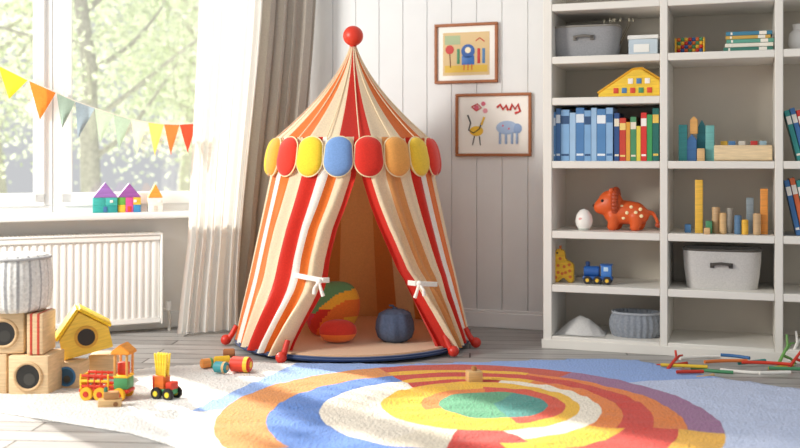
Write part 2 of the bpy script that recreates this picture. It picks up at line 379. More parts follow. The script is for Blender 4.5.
rib=mat('#F8F4EA','fabric')
for sg,ed in ((-1,edgeL),(1,edgeR)):
    z=.375 if sg<0 else .355; b=B(); pts=[]
    e=ed(z)
    for i in range(9):
        a=R(e+sg*(-3+i*2.3)); r=wr(z)+.024-.010*(i/8)-(.03 if i==0 else 0); pts.append((r*math.sin(a),-r*math.cos(a),z+.02*(i/8)*(-sg)))
    for k in (-1,0,1): b.tube([(p[0],p[1],p[2]+k*.007) for p in pts],.0052,rib,seg=8)
    a=R(e+sg*1); r=wr(z)+.032; c=Vector((r*math.sin(a),-r*math.cos(a),z-.003))
    b.sph(.014,c,rib,sc=(1,.8,1)); b.tube([c,c+Vector((-.012*sg,-.01,-.04)),c+Vector((-.02*sg,-.005,-.065))],.006,rib,r2=.009); b.tube([c,c+Vector((.02*sg,-.012,-.03)),c+Vector((.022*sg,-.005,-.055))],.006,rib,r2=.009)
    b.make('tie_back',parent=tent)
# roof: 16 gores, a wide red one facing the front
RO=-7.0
roofseq=[fred,fcrm,forg,fcrm,fred,fcrm,forg,fcrm]*2
prof=[]
for j in range(29):
    s=j/28; prof.append((.013+.379*(.35*s+.65*s**1.75), 1.515-.475*s))
prof.append((.385,1.025))
b=B(); b.lathe(prof,(0,0,0),None,seg=144,rot=(0,0,R(RO)),fn=lambda a,j:1-.05*abs(math.sin(a*8))*(j/28),mf=lambda d,j:roofseq[int(d//22.5)%16]); o=b.make('roof',parent=tent,ang=60)
b=B()
for i in range(16):
    a=2*math.pi*i/16+R(-RO)*-1
    b.tube([(p[0]*1.003*math.sin(-a),-p[0]*1.003*math.cos(-a),p[1]+.002) for p in prof],.003,fcrm,seg=5)
b.make('roof_piping',parent=tent)
b=B(); b.sph(.052,(0,0,1.565),mat('#D8371F','gloss',.4)); b.cyl(.02,.05,(0,0,1.515),fred,r2=.015); b.make('finial_ball',parent=tent)
fc={-3:'#F2A33A',-2:'#DC3422',-1:'#F4CC2E',0:'#7297CC',1:'#D62A18',2:'#E6A050',3:'#F0C63A',4:'#DC3422',-4:'#F4CC2E'}
cyc=['#7F9FCB','#D93424','#F3CF3A','#F0A23C']
for i in range(18):
    k=i-8; hx=fc.get(k,cyc[i%4]); a=R(-7+k*20)
    pl=[]; w2=.070
    for q in range(17):
        an=math.pi*q/16; pl.append((-w2*math.cos(an),-.115-.072*math.sin(an)))
    for q in range(1,12):
        an=math.pi*q/12; pl.append((w2*.94*math.cos(an),-.05+.057*math.sin(an)))
    e=Matrix.Rotation(a,4,'Z')@Matrix.Translation((0,-.395,1.035))@Matrix.Rotation(R(-11),4,'X')
    b=B(); b.puff(pl,.072,(0,-.09),mat(hx,'fabric'))
    rim=[(p[0],0,p[1]) for p in pl]+[(pl[0][0],0,pl[0][1])]
    b.tube(rim,.0042,mat('#F3DFB0','fabric'),seg=6)
    o=b.make('valance_flap',parent=tent); o.matrix_local=e
b=B(); b.cyl(.60,.02,(0,0,.025),mat('#31456E','fabric'),seg=72,bev=.008); b.cyl(.575,.012,(0,0,.036),mat('#D2AC88','fabric'),seg=72,bev=.004); b.make('base_mat',parent=tent)
for d in (-28,50,73,-80,125,-125):
    b=B(); a=R(d); f=lambda r,z:(r*math.sin(a),-r*math.cos(a),z)
    b.tube([f(.59,.10),f(.61,.06),f(.63,.032)],.012,mat('#C92E1C','gloss',.4),r2=.016,seg=10); b.sph(.026,f(.642,.03),mat('#C92E1C','gloss',.4)); b.make('foot',parent=tent)
# cushions in tent
fgr=mat('#5F9A6A','fabric'); fyl=mat('#F2B838','fabric'); fmg=mat('#C8385A','fabric'); fo2=mat('#EC7A2C','fabric'); fr2=mat('#CF3524','fabric')
TI=lambda px,Y,z:Vector(((px-400)*Y/1000,Y,z))
b=B()
def cush(u,v):
    th=math.pi*v; ph=2*math.pi*u; sx=math.sin(th)**.7
    lump=1+.05*math.sin(ph*3+v*4)
    x=.135*sx*math.cos(ph)*lump; y=.085*sx*math.sin(ph)*lump; z=-.14*math.cos(th)
    return (x-.02*math.cos(th),y,max(0,z+.13))
def cmf(u,v):
    x=math.sin(math.pi*v)*math.cos(2*math.pi*u); z=-math.cos(math.pi*v)
    d=math.hypot(x-.75,z+.75)
    if d<.55: return fyl
    if d<1.15: return fo2
    if d<1.5: return fyl if z>.1 else fr2
    if d<1.95: return fgr if z>-.1 else fmg
    return fgr if z>.2 else fmg
b.grid(72,40,cush,mf=cmf)
b.make('cushion',loc=TI(332,5.08,.043),rot=(0,0,R(6)),label='large rounded cushion with green orange yellow and red curved patches',cat='cushion',ang=80)
def cushion(name,loc,r,sc,mf,label,cat='cushion',rot=(0,0,0)):
    b=B(); prof=[(max(.0005,r*math.sin(math.pi*i/16)**.75),-r*math.cos(math.pi*i/16)) for i in range(17)]
    b.lathe(prof,(0,0,0),None,seg=40,sc=sc,mf=mf)
    return b.make(name,loc=loc,rot=rot,label=label,cat=cat)
cushion('cushion',TI(338,4.86,.099),.092,(1.0,.7,.6),lambda d,j:fr2 if j>6 else fo2,'plump red and orange cushion on the tent floor')
po=thing('pouf','small dark grey blue round fabric pouf','pouf',loc=TI(395,4.9,.042))
b=B(); b.lathe([(.0005,0),(.055,.002),(.082,.022),(.094,.06),(.092,.10),(.078,.138),(.045,.155),(.015,.16),(.0005,.157)],(0,0,0),mat('#53637E','knit'),seg=96,fn=lambda a,j:1+.03*math.cos(a*9+j*.25)+.012*math.sin(a*4+j)); b.make('body',parent=po)
b=B(); b.sph(.014,(0,0,.16),mat('#3F4D66','fabric'),sc=(1,1,.6)); b.tube([(.0,0,.16),(-.01,-.005,.175),(-.028,-.01,.177)],.005,mat('#3F4D66','fabric')); b.make('button',parent=po)

# ---------------- rug ----------------
rmat=bpy.data.materials.new('rug_wool'); rmat.use_nodes=True; nt=rmat.node_tree; N=nt.nodes; L=nt.links; bs=N['Principled BSDF']; bs.inputs['Roughness'].default_value=.95; bs.inputs['Sheen Weight'].default_value=.15
tc=N.new('ShaderNodeTexCoord'); n1=N.new('ShaderNodeTexNoise'); n1.inputs['Scale'].default_value=5; L.new(tc.outputs['Object'],n1.inputs['Vector'])
vs=N.new('ShaderNodeVectorMath'); vs.operation='MULTIPLY_ADD'; vs.inputs[1].default_value=(.012,.012,0); L.new(n1.outputs['Color'],vs.inputs[0]); L.new(tc.outputs['Object'],vs.inputs[2])
fz=N.new('ShaderNodeTexNoise'); fz.inputs['Scale'].default_value=260; L.new(tc.outputs['Object'],fz.inputs['Vector'])
vs2=N.new('ShaderNodeVectorMath'); vs2.operation='MULTIPLY_ADD'; vs2.inputs[1].default_value=(.005,.005,0); L.new(fz.outputs['Color'],vs2.inputs[0]); L.new(vs.outputs[0],vs2.inputs[2])
fl2=N.new('ShaderNodeVectorMath'); fl2.operation='MULTIPLY'; fl2.inputs[1].default_value=(1,1,0); L.new(vs2.outputs[0],fl2.inputs[0]); PV=fl2.outputs[0]
cur=N.new('ShaderNodeRGB'); cur.outputs[0].default_value=lin('#E9E6E0'); cur=cur.outputs[0]
OF=.0085
def mth(op,a,bv):
    m=N.new('ShaderNodeMath'); m.operation=op; L.new(a,m.inputs[0])
    if isinstance(bv,(int,float)): m.inputs[1].default_value=bv
    else: L.new(bv,m.inputs[1])
    return m.outputs[0]
def layer(hx,circ=None,planes=(),sec=None):
    global cur
    mk=None
    pls=[(a,b_,c+OF*(a+b_)) for a,b_,c in planes]
    if sec:
        cx,cy,a0,a1=sec; cx+=OF; cy+=OF
        for nx,ny in ((-math.sin(R(a0)),math.cos(R(a0))),(math.sin(R(a1)),-math.cos(R(a1)))): pls.append((nx,ny,nx*cx+ny*cy))
    if circ:
        d=N.new('ShaderNodeVectorMath'); d.operation='DISTANCE'; L.new(PV,d.inputs[0]); d.inputs[1].default_value=(circ[0]+OF,circ[1]+OF,0); mk=mth('LESS_THAN',d.outputs['Value'],circ[2])
    for (nx,ny,c) in pls:
        d=N.new('ShaderNodeVectorMath'); d.operation='DOT_PRODUCT'; L.new(PV,d.inputs[0]); d.inputs[1].default_value=(nx,ny,0); q_=mth('GREATER_THAN',d.outputs['Value'],c); mk=q_ if mk is None else mth('MULTIPLY',mk,q_)
    mx=N.new('ShaderNodeMix'); mx.data_type='RGBA'; L.new(mk,mx.inputs[0]); L.new(cur,mx.inputs[6]); mx.inputs[7].default_value=lin(hx); cur=mx.outputs[2]
BL='#8BABE4'; BD='#557FC6'; OR='#E67E2C'; RD_='#CF3220'; YL='#F0B81F'; MV='#9C6C92'; CR='#F0E5D2'; TE='#DB8C44'
layer(BL,None,[(1,-.35,-2.05),(-.15,1,3.78)])
layer('#C0CCE8',None,[(1,0,.95),(.2,-1,-3.95)])
C=(.235,3.6)
# outer ring
layer(MV,(*C,.89))
layer(TE,(*C,.89),sec=(*C,112,200)); layer(TE,(*C,.89),sec=(*C,190,255))
layer('#C94A32',(*C,.89),sec=(*C,55,112))
layer('#E7AC34',(*C,.89),sec=(*C,300,345))
layer('#A83A40',(*C,.89),sec=(*C,255,300))
# second ring
layer(BD,(*C,.71),sec=(*C,112,215)); layer(BD,(*C,.78),sec=(*C,214,258))
layer(YL,(*C,.78),sec=(*C,66,112))
layer(OR,(*C,.77),sec=(*C,-15,66))
layer(RD_,(*C,.74),sec=(*C,258,345))
# third ring
layer(CR,(.235,3.68,.53),sec=(*C,112,230)); layer('#EBDFC8',(.235,3.68,.53),sec=(*C,229,258))
layer(RD_,(.265,3.68,.65),sec=(*C,-18,112))
layer(YL,(.265,3.69,.57),sec=(*C,-76,-18))
# fourth ring
layer(OR,(.28,3.71,.535),sec=(*C,-18,60)); layer(YL,(.28,3.71,.535),sec=(*C,60,112))
layer(CR,(.29,3.74,.455),sec=(*C,-75,72)); layer(RD_,(.29,3.74,.455),sec=(*C,72,112)); layer('#C2453A',(.28,3.72,.47),sec=(*C,262,300))
# yellow ring, red orange band, green centre
layer(YL,(.30,3.77,.372))
layer('#D8492A',(.335,3.77,.285),sec=(.335,3.77,-75,90)); layer('#E67E2C',(.335,3.77,.255),sec=(.335,3.77,89,200))
layer('#569E74',(.35,3.765,.205)); layer('#3F8F84',(.35,3.765,.205),sec=(.35,3.77,-80,60))
nb=N.new('ShaderNodeTexNoise'); nb.inputs['Scale'].default_value=90; nb.inputs['Detail'].default_value=4; L.new(tc.outputs['Object'],nb.inputs['Vector'])
mr=N.new('ShaderNodeMapRange'); mr.inputs['From Min'].default_value=.3; mr.inputs['From Max'].default_value=.7; mr.inputs['To Min'].default_value=.84; mr.inputs['To Max'].default_value=1.08; L.new(nb.outputs['Fac'],mr.inputs['Value'])
vm=N.new('ShaderNodeVectorMath'); vm.operation='SCALE'; L.new(cur,vm.inputs[0]); L.new(mr.outputs[0],vm.inputs['Scale']); L.new(vm.outputs[0],bs.inputs['Base Color'])
bp=N.new('ShaderNodeBump'); bp.inputs['Strength'].default_value=.8; bp.inputs['Distance'].default_value=.014; L.new(nb.outputs['Fac'],bp.inputs['Height']); L.new(bp.outputs['Normal'],bs.inputs['Normal'])
rp=[(-60,398),(60,382),(150,369),(240,364),(400,366),(600,360),(640,362),(720,380),(850,398),(1000,440),(960,620),(420,620),(250,470),(130,434),(0,413),(-60,407)]
rp=[FL(*p) for p in rp]
tb=bmesh.new(); f=tb.faces.new([tb.verts.new((p.x,p.y,.0)) for p in rp])
xs=[-2.2+.025*i for i in range(180)]; ys=[1.8+.025*i for i in range(128)]
for x in xs: bmesh.ops.bisect_plane(tb,geom=tb.verts[:]+tb.edges[:]+tb.faces[:],plane_co=(x,0,0),plane_no=(1,0,0))
for y in ys: bmesh.ops.bisect_plane(tb,geom=tb.verts[:]+tb.edges[:]+tb.faces[:],plane_co=(0,y,0),plane_no=(0,1,0))
bnd={v for e in tb.edges if e.is_boundary for v in e.verts}
for v in tb.verts:
    if v in bnd: v.co.z=.002
    else:
        a_=.0035 if v.co.y>4.2 else .008
        v.co.z=.011+a_*noise.noise(Vector((v.co.x*9,v.co.y*15,0)))
b=B(); b.add(tb,rmat); rug=b.make('rug',label='large white and pale blue wool rug with colourful concentric rings',cat='rug',ang=80)
RZ=.014
# ---------------- bookcase ----------------
SO=Vector((.72,4.95,0))
def SL(px,z,v=.1,):
    k=(px-400)/1000; u=(k*(SO.y+.9455*v)-SO.x-.3256*v)/(.9455+.3256*k); return Vector((SO.x+.9455*u+.3256*v,SO.y-.3256*u+.9455*v,z))
bc=thing('bookcase','tall off-white open bookcase against the panelled wall','bookcase',loc=SO,rz=A19)
bm_=mat('#E5E1D8','paint'); D=.42; TH=.036
for x0,x1 in ((-.012,.032),(.55,.586),(1.064,1.10),(1.60,1.632)): 
    b=B(); b.bx(x0,x1,0,D,0,2.35,bm_,bev=.003); b.make('upright',parent=bc)
b=B(); b.bx(.03,1.61,D-.012,D-.002,.02,2.34,mat('#CBC3B5','paint'),bev=0); b.make('back_panel',parent=bc)
b=B(); b.bx(.0,1.632,.006,.03,0,.03,bm_,bev=.002); b.bx(-.018,1.638,-.008,.0,0,.045,bm_,bev=.002); b.make('plinth',parent=bc)
ZS=[.06,.315,.58,.925,1.44,1.70,2.02,2.35]
for (x0,x1),zs in (((.032,.55),ZS+[1.237]),((.586,1.064),ZS),((1.10,1.60),ZS)):
    for z in zs:
        b=B(); b.bx(x0,x1,.002,D-.012,z-TH,z,bm_,bev=.003); b.make('shelf_board',parent=bc)
def book_mesh(w,h,d,hx,band=None,b=None):
    b=b or B(); m=mat(hx,'plain'); pg=mat('#EFE9DC','plain')
    b.bx(-w/2,w/2,0,.004,0,h,m,bev=.0015); b.bx(-w/2,-w/2+.003,0,d,0,h,m,bev=.001); b.bx(w/2-.003,w/2,0,d,0,h,m,bev=.001); b.bx(-w/2+.003,w/2-.003,.003,d-.004,.004,h-.005,pg,bev=0)
    if band:
        b.bx(-w/2+.001,w/2-.001,-.001,.002,h*.72,h*.88,mat(band,'plain'),bev=0); b.bx(-w/2+.003,w/2-.003,-.001,.002,h*.1,h*.14,mat(band,'plain'),bev=0)
    return b
def row_books(px0,px1,z,items,v=.05,group='books on the shelf'):
    p0=SL(px0,z,v); p1=SL(px1,z,v); tot=(p1-p0).length; s=tot/sum(i[0] for i in items); d=(p1-p0).normalized(); acc=0
    for (w_,h,hx,band,lab) in items:
        ww=w_*s-.001; p=p0+d*(acc+w_*s/2); acc+=w_*s
        bb=book_mesh(ww,h,.19,hx,band); bb.make('book',loc=p,rz=A19,label=lab,cat='book',group=group)
row_books(549,613,.925,[(1.0,.245,'#5C8FC0','#DDE6EE','blue hardcover book with pale spine band'),(.7,.262,'#3F6FA4','#DDE6EE','dark blue hardcover book with pale spine band'),(1.3,.255,'#84AED6','#2F4F78','light blue hardcover book with navy spine band'),(.9,.24,'#A3C3E0',None,'plain pale blue hardcover book'),(1.2,.264,'#4D7EB2','#DDE6EE','blue hardcover book with pale spine band'),(1.0,.25,'#7FAAD3','#2F4F78','light blue hardcover book with navy spine band'),(.8,.262,'#9CBEDD',None,'plain pale blue hardcover book'),(1.3,.256,'#5285B8','#E9EEF2','blue hardcover book with pale spine band'),(1.0,.262,'#8FB5DA','#3F6FA4','light blue hardcover book with navy spine band')],group='books on the middle shelf')
row_books(614,659,.925,[(1,.235,'#2B4F86','#E8DEC8','navy book with cream band'),(1.2,.21,'#C8402E','#F2D27A','red book with yellow band'),(.8,.19,'#E2A33A',None,'ochre book beside red one'),(1.1,.215,'#4C8F63','#E8DEC8','green book with cream band'),(.8,.17,'#E7D24A',None,'short bright yellow book'),(1.1,.235,'#D9342C','#F6F1E8','tall red book with white band'),(1,.225,'#3F9C58',None,'plain mid green book'),(1.2,.255,'#1F6B63','#E8C35A','dark teal book with gold band')],group='books on the middle shelf')
def basket(loc,w,d,h,hx,label,handle=None,rim='#8C8880',knit=True,rz=A19,ex=4):
    e=thing('storage_basket',label,'basket',loc=loc,rz=rz)
    b=B(); m=mat(hx,'knit' if knit else 'fabric'); n_=14
    prof=[(.0005,0),(.42,0)]+[(.45+.05*math.sin(math.pi*.5*i/n_)+(.008 if (i%2 and knit) else 0),h*i/n_) for i in range(n_+1)]+[(.485,h+.004),(.465,h),(.45,h*.4),(.42,.01),(.0005,.01)]
    if knit: prof=[(.0005,0),(.38,0)]+[(.42+.08*math.sin(math.pi*(.08+.86*i/n_)),h*i/n_) for i in range(n_+1)]+[(.40,h+.006),(.37,h),(.36,h*.4),(.3,.01),(.0005,.01)]
    def fn(a,j):
        ca,sa=abs(math.sin(a)),abs(math.cos(a)); return (ca**ex+sa**ex)**(-1/ex)*(1+(.03*math.cos(a*26+ (1.2 if j%2 else 0)) if knit else 0))
    b.lathe(prof,(0,0,0),m,seg=156,sc=(w*1.0,d*1.0,1),fn=fn); b.make('body',parent=e,ang=60)
    b=B(); pts=[]; rr=.45 if knit else .497
    for i in range(61):
        a=2*math.pi*i/60; f=(abs(math.sin(a))**ex+abs(math.cos(a))**ex)**(-1/ex)*rr; pts.append((f*w*math.sin(a),-f*d*math.cos(a),h))
    b.tube(pts,.0055,mat(rim,'fabric'),seg=8); b.make('rim',parent=e)
    if handle:
        b=B(); b.tube([(-.04,-d*.5-.002,h*.62),(-.035,-d*.5-.016,h*.66),(0,-d*.5-.02,h*.68),(.035,-d*.5-.016,h*.66),(.04,-d*.5-.002,h*.62)],.007,mat(handle,'plain'))
        b.box((.02,.006,.025),(-.042,-d*.5-.002,h*.62),mat(handle)); b.box((.02,.006,.025),(.042,-d*.5-.002,h*.62),mat(handle)); b.make('handle',parent=e)
    return e
basket(SL(587,1.44,.19),.34,.24,.155,'#969698','grey felt storage basket with a small handle',handle='#6E6A64',knit=False)
basket(SL(722,.315,.18),.36,.24,.185,'#C9C6C1','light grey cotton storage basket with dark rim',handle='#4A4540',knit=False,rim='#55504A')
basket(SL(636,.06,.16),.255,.2,.115,'#8E949C','grey chunky ribbed knitted oval basket',rim='#A5AAB0',ex=2.4)
b=B(); rnd=random.Random(2)
for i in range(7):
    a=rnd.uniform(-1,1); q=Vector((0,0,0)); pts=[q]
    for j in range(4): q=q+Vector((a*.02+rnd.uniform(-.01,.01),rnd.uniform(-.01,.01),.045)); pts.append(q)
    b.tube(pts,.002,mat('#8A7A5C','wood'),seg=5,r2=.001); b.sph(.008,q,mat('#B8B09A'),sc=(.6,.6,1.4),u=8,v=6)
b.make('dried_sprig',loc=SL(614,1.452,.19),rz=A19,label='dried twig sprig sticking out of grey basket',cat='dried plant')
e=thing('storage_box','white cardboard storage box with pale blue side','storage box',loc=SL(643,1.44,.12),rz=A19)
b=B(); b.bx(-.07,.07,0,.16,0,.085,mat('#C3D0DA','paint')); b.make('body',parent=e)
b=B(); b.bx(-.074,.074,-.004,.164,.085,.105,mat('#E7E6E2','paint')); b.make('lid',parent=e)
b=B(); b.bx(-.045,.03,-.003,.0,.02,.06,mat('#F4F2EC','paint'),bev=.001); b.make('paper_label',parent=e)
e=thing('toy_garage','yellow wooden gabled toy house front with small windows','toy house',loc=SL(629,1.237,.08),rz=A19)
b=B(); b.prism([(-.145,0),(.15,0),(.15,.075),(.06,.135),(.02,.13),(-.145,.018)],.05,(0,0,0),mat('#F3C93A','wood'),bev=.004); b.make('body',parent=e)
for x,z,hx in ((-.06,.02,'#D8492F'),(-.02,.02,'#4F7FAE'),(.02,.02,'#D8492F'),(.06,.02,'#4C8F63'),(.1,.02,'#D8492F'),(.01,.065,'#F6F1E8'),(.05,.065,'#4F7FAE'),(.09,.065,'#F6F1E8')):
    b=B(); b.box((.024,.004,.026),(x,-.026,z+.012),mat(hx),bev=.001); b.make('window',parent=e)
b=B(); b.tube([(-.15,-.005,.022),(.02,-.005,.136),(.062,-.005,.14),(.155,-.005,.08)],.008,mat('#E2A92E','wood'),seg=6); b.make('roof_edge',parent=e)
e=thing('bead_toy','small wooden frame toy filled with red green and blue beads','toy',loc=SL(690,1.44,.12),rz=A19)
b=B(); b.bx(-.07,.07,-.03,.03,0,.008,mat('#C9342C','wood')); b.bx(-.07,-.062,-.03,.03,0,.08,mat('#E7B63A','wood')); b.bx(.062,.07,-.03,.03,0,.08,mat('#E7B63A','wood'))
b.make('frame',parent=e)
b=B(); cs=['#C9342C','#4C8F63','#2F5D9B','#E7B63A','#D9682E']
for i in range(7):
    for j in range(4): b.sph(.0105,(-.052+i*.0173,0,.02+j*.0178),mat(cs[(i*2+j*3)%5]),u=10,v=8)
b.make('beads',parent=e)
zz=1.44
for i,(hx,w_,t_) in enumerate((('#3E7C6B',.22,.02),('#E7E0D0',.215,.018),('#5DA08A',.21,.018),('#C9A24E',.2,.016),('#3F7F9A',.205,.018))):
    bb=book_mesh(t_,w_,.16,hx,'#EFE9DC'); p=SL(749+((i*7)%3-1),zz+t_/2,.05)
    o=bb.make('book',loc=p-Vector((w_/2*.9455,-w_/2*.3256,0)),label='flat stacked book with coloured cover and pale pages',cat='book',group='stacked books on the upper shelf')
    o.rotation_euler=(Matrix.Rotation(A19,4,'Z')@Matrix.Rotation(R(90),4,'Y')).to_euler(); zz+=t_+.001
def block(px,z,w,h,hx,label,shape='box',v=.1,d=.035,rz=A19,grp='wooden building blocks on the shelf'):
    b=B(); m=mat(hx,'wood')
    if shape=='box': b.box((w,d,h),(0,0,h/2),m,bev=.003)
    if shape=='cyl': b.cyl(w/2,h,(0,0,h/2),m)
    if shape=='house': b.prism([(-w/2,0),(w/2,0),(w/2,h*.78),(0,h),(-w/2,h*.78)],d,(0,0,0),m)
    b.make('building_block',loc=SL(px,z,v),rz=rz,label=label+' on bookcase shelf',cat='building block',group=grp)
Z4=.925
block(683,Z4,.04,.175,'#3F9898','tall teal wooden block'); block(692,Z4,.045,.13,'#3F6FA4','navy wooden block','house'); block(694,Z4+.131,.036,.085,'#E0A860','small orange block atop navy one','house')
block(702,Z4,.045,.20,'#2F8490','tall dark teal wooden block','house',v=.14); block(710,Z4,.04,.17,'#6CAEA8','pale teal wooden block',v=.08); block(701,Z4,.035,.06,'#D9B27C','low natural wood block',v=.05)
e=thing('wooden_tray','shallow natural wood tray box holding toy pieces','wooden box',loc=SL(743,Z4,.12),rz=A19)
b=B(); b.bx(-.13,.13,-.06,.06,0,.01,WOODL); b.bx(-.13,.13,-.06,-.05,0,.075,WOODL); b.bx(-.13,.13,.05,.06,0,.075,WOODL); b.bx(-.13,-.12,-.05,.05,0,.075,WOODL); b.bx(.12,.13,-.05,.05,0,.075,WOODL); b.make('body',parent=e)
for px,hx in ((724,'#E7B63A'),(732,'#4F7FAE'),(742,'#D8D0C0'),(754,'#C9342C'),(763,'#9CB8C4')): block(px,Z4+.0105,.032,.085,hx,'small coloured block in wooden tray',v=.12,d=.03)
Z3=.58
block(699,Z3,.036,.255,'#EDBB45','tall yellow wooden plank block'); block(688,Z3,.03,.04,'#4F7FAE','small blue block'); block(709,Z3,.03,.06,'#4C8F63','small green block',v=.07); block(716,Z3,.038,.125,'#C9A77C','natural wooden cylinder','cyl'); block(723,Z3,.032,.10,'#D9B27C','natural wooden cylinder','cyl',v=.06)
block(730,Z3,.034,.12,'#A9A296','grey wooden cylinder','cyl',v=.13); block(738,Z3,.034,.09,'#55799A','slate blue wooden cylinder','cyl',v=.06); block(745,Z3,.03,.07,'#E9B43A','low yellow cylinder','cyl',v=.05); block(750,Z3,.034,.17,'#8C9AA0','tall grey blue block',v=.15); block(757,Z3,.036,.10,'#C9A77C','natural wood cylinder','cyl',v=.06); block(764,Z3,.034,.215,'#E3943F','tall orange wooden plank block'); 
block(707,Z3,.028,.03,'#D9B27C','small natural wood block',v=.02)
def lean(px,z,h,hx,ang,w=.022,v=.05,lab='leaning picture book with coloured cover'):
    bb=book_mesh(w,h,.19,hx,'#EFE9DC'); o=bb.make('book',loc=SL(px,z,v)+Vector((0,0,abs(math.sin(R(ang)))*w/2)),label=lab,cat='book',group='leaning books in the end bay')
    o.rotation_euler=(Matrix.Rotation(A19,4,'Z')@Matrix.Rotation(R(ang),4,'Y')).to_euler()
lean(799,.58,.26,'#3A6EA5',-12); lean(805,.58,.27,'#D8693A',-12); lean(811,.58,.26,'#2E8F8A',-12); lean(800,.925,.24,'#2E8F8A',-14); lean(806,.925,.25,'#3A6EA5',-14); lean(812,.925,.24,'#C9342C',-14)
b=B(); b.lathe([(.0005,0),(.03,0),(.045,.03),(.04,.08),(.022,.1),(.026,.125),(.02,.125),(.0005,.1)],(0,0,0),mat('#E3E0DA','gloss')); b.make('vase',loc=SL(798,1.44,.12),label='small white ceramic vase on bookcase shelf',cat='vase')
# ---- egg toy
e=thing('egg_toy','plain white egg shaped toy with pink patch and grey base','toy',loc=SL(584,.58,.12),rz=A19)
b=B(); b.lathe([(.0005,0),(.025,.002),(.04,.025),(.044,.045),(.038,.075),(.022,.098),(.0005,.106)],(0,0,0),mat('#F2EEE8','gloss')); b.make('body',parent=e)
b=B(); b.sph(.015,(-.006,-.034,.055),mat('#E2A09A'),sc=(1.1,.5,.8)); b.make('pink_patch',parent=e)
b=B(); b.cyl(.030,.012,(0,0,.006),mat('#B9BDB4')); b.make('base',parent=e)
def chain(b,pts,m,n_=7):
    for (p,r),(q,s) in zip(pts,pts[1:]):
        for i in range(n_+1):
            t=i/n_; b.sph(r+(s-r)*t,Vector(p).lerp(Vector(q),t),m,u=14,v=10)
def remesh(o,vox,it=5):
    md=o.modifiers.new('Remesh','REMESH'); md.mode='VOXEL'; md.voxel_size=vox; md.use_smooth_shade=True
    ms=o.modifiers.new('Smooth','SMOOTH'); ms.iterations=it; ms.factor=.5
e=thing('toy_lion','orange brown spotted toy lion with large head and curved tail','toy animal',loc=SL(625,.58,.16),rz=A19)
om=mat('#D95C24','plain'); 
b=B(); chain(b,[((-.05,0,.088),.058),((0,0,.09),.060),((.05,0,.086),.056),((.075,0,.078),.044)],om)
for x,y in ((-.055,-.03),(-.04,.03),(.055,-.03),(.07,.03)):
    chain(b,[((x,y,.07),.034),((x+.002,y,.038),.028),((x,y,.024),.025),((x-.010,y,.019),.020)],om)
chain(b,[((-.055,0,.115),.055),((-.072,0,.135),.064)],om); chain(b,[((-.08,-.005,.128),.058),((-.118,-.012,.115),.036)],om)
for y in (-.045,.045): chain(b,[((-.062,y*.8,.185),.016),((-.062,y,.198),.014)],om)
chain(b,[((.11,0,.09),.014),((.135,0,.088),.010),((.152,0,.06),.009),((.160,0,.03),.009)],om)
o=b.make('body',parent=e); remesh(o,.005)
b=B()
for i in range(22):
    a=2*math.pi*i/22; b.sph(.017,(-.044,.064*math.sin(a),.138+.062*math.cos(a)),mat('#A8421C'),sc=(1.1,1,1),u=12,v=8)
b.make('mane',parent=e)
for x,z in ((-.01,.12),(.015,.09),(.035,.118),(.058,.092),(.08,.108),(-.002,.065),(.085,.075)):
    b=B(); yy=-math.sqrt(max(0,.058**2-(z-.088)**2)); b.sph(.009,(x,yy+.001,z),mat('#F7E3B0'),sc=(1,.4,1),u=12,v=8); b.make('spot',parent=e)
b=B(); b.sph(.0075,(-.105,-.054,.148),blk); b.make('eye',parent=e)
b=B(); b.sph(.012,(-.150,-.014,.122),blk,sc=(.7,1,.7)); b.make('nose',parent=e)
b=B(); b.sph(.014,(.162,0,.03),mat('#A8421C'),sc=(1.2,1,1)); b.make('tail_tuft',parent=e)
e=thing('giraffe_toy','blocky yellow wooden giraffe toy with orange spots','toy animal',loc=SL(564,.315,.12),rz=A19)
gy=mat('#F0BF30','wood')
b=B(); b.prism([(-.048,0),(-.02,0),(-.016,.022),(.014,.022),(.018,0),(.05,0),(.05,.085),(.036,.105),(.008,.112),(.004,.15),(-.008,.168),(-.04,.165),(-.052,.145),(-.046,.12),(-.05,.1)],.05,(0,0,0),gy,bev=.007); b.make('body',parent=e)
for x,z in ((-.025,.05),(.005,.08),(.033,.06),(-.005,.045),(-.025,.085),(-.015,.12),(.035,.03),(-.036,.025),(.012,.05),(.03,.09)):
    b=B(); b.cyl(.008,.054,(x,0,z),mat('#D9702A'),rot=(R(90),0,0),seg=10,bev=.001); b.make('spot',parent=e)
b=B(); b.sph(.005,(-.03,-.026,.148),blk); b.make('eye',parent=e)
for y in (-.012,.012):
    b=B(); b.cyl(.004,.02,(-.018,y,.174),mat('#C9682A')); b.make('horn',parent=e)
def wheels(e,xs,y,r,hx,hub,w=.014,z=None):
    for x in xs:
        for s in (-1,1):
            b=B(); b.cyl(r,w,(x,s*y,z or r),mat(hx),rot=(R(90),0,0),bev=.003); b.cyl(r*.45,w+.005,(x,s*y,z or r),mat(hub),rot=(R(90),0,0),bev=.002); b.make('wheel',parent=e)
e=thing('toy_train','dark blue wooden toy train engine with black wheels','toy train',loc=SL(598,.315,.1),rz=A19)
tb_=mat('#2459A0','gloss',.35)
b=B(); b.box((.145,.05,.018),(0,0,.03),tb_); b.cyl(.026,.075,(-.03,0,.062),tb_,rot=(0,R(90),0)); b.make('body',parent=e)
b=B(); b.box((.05,.05,.055),(.042,0,.066),mat('#3F7CC6','gloss')); b.box((.024,.054,.022),(.042,0,.076),mat('#BFD8E8','gloss')); b.box((.06,.056,.008),(.042,0,.096),tb_); b.make('cab',parent=e)
b=B(); b.cyl(.009,.03,(-.05,0,.095),mat('#1E3F70'),r2=.012); b.make('chimney',parent=e)
wheels(e,(-.048,0,.048),.028,.02,'#2A2A2C','#F0C23A')
b=B()
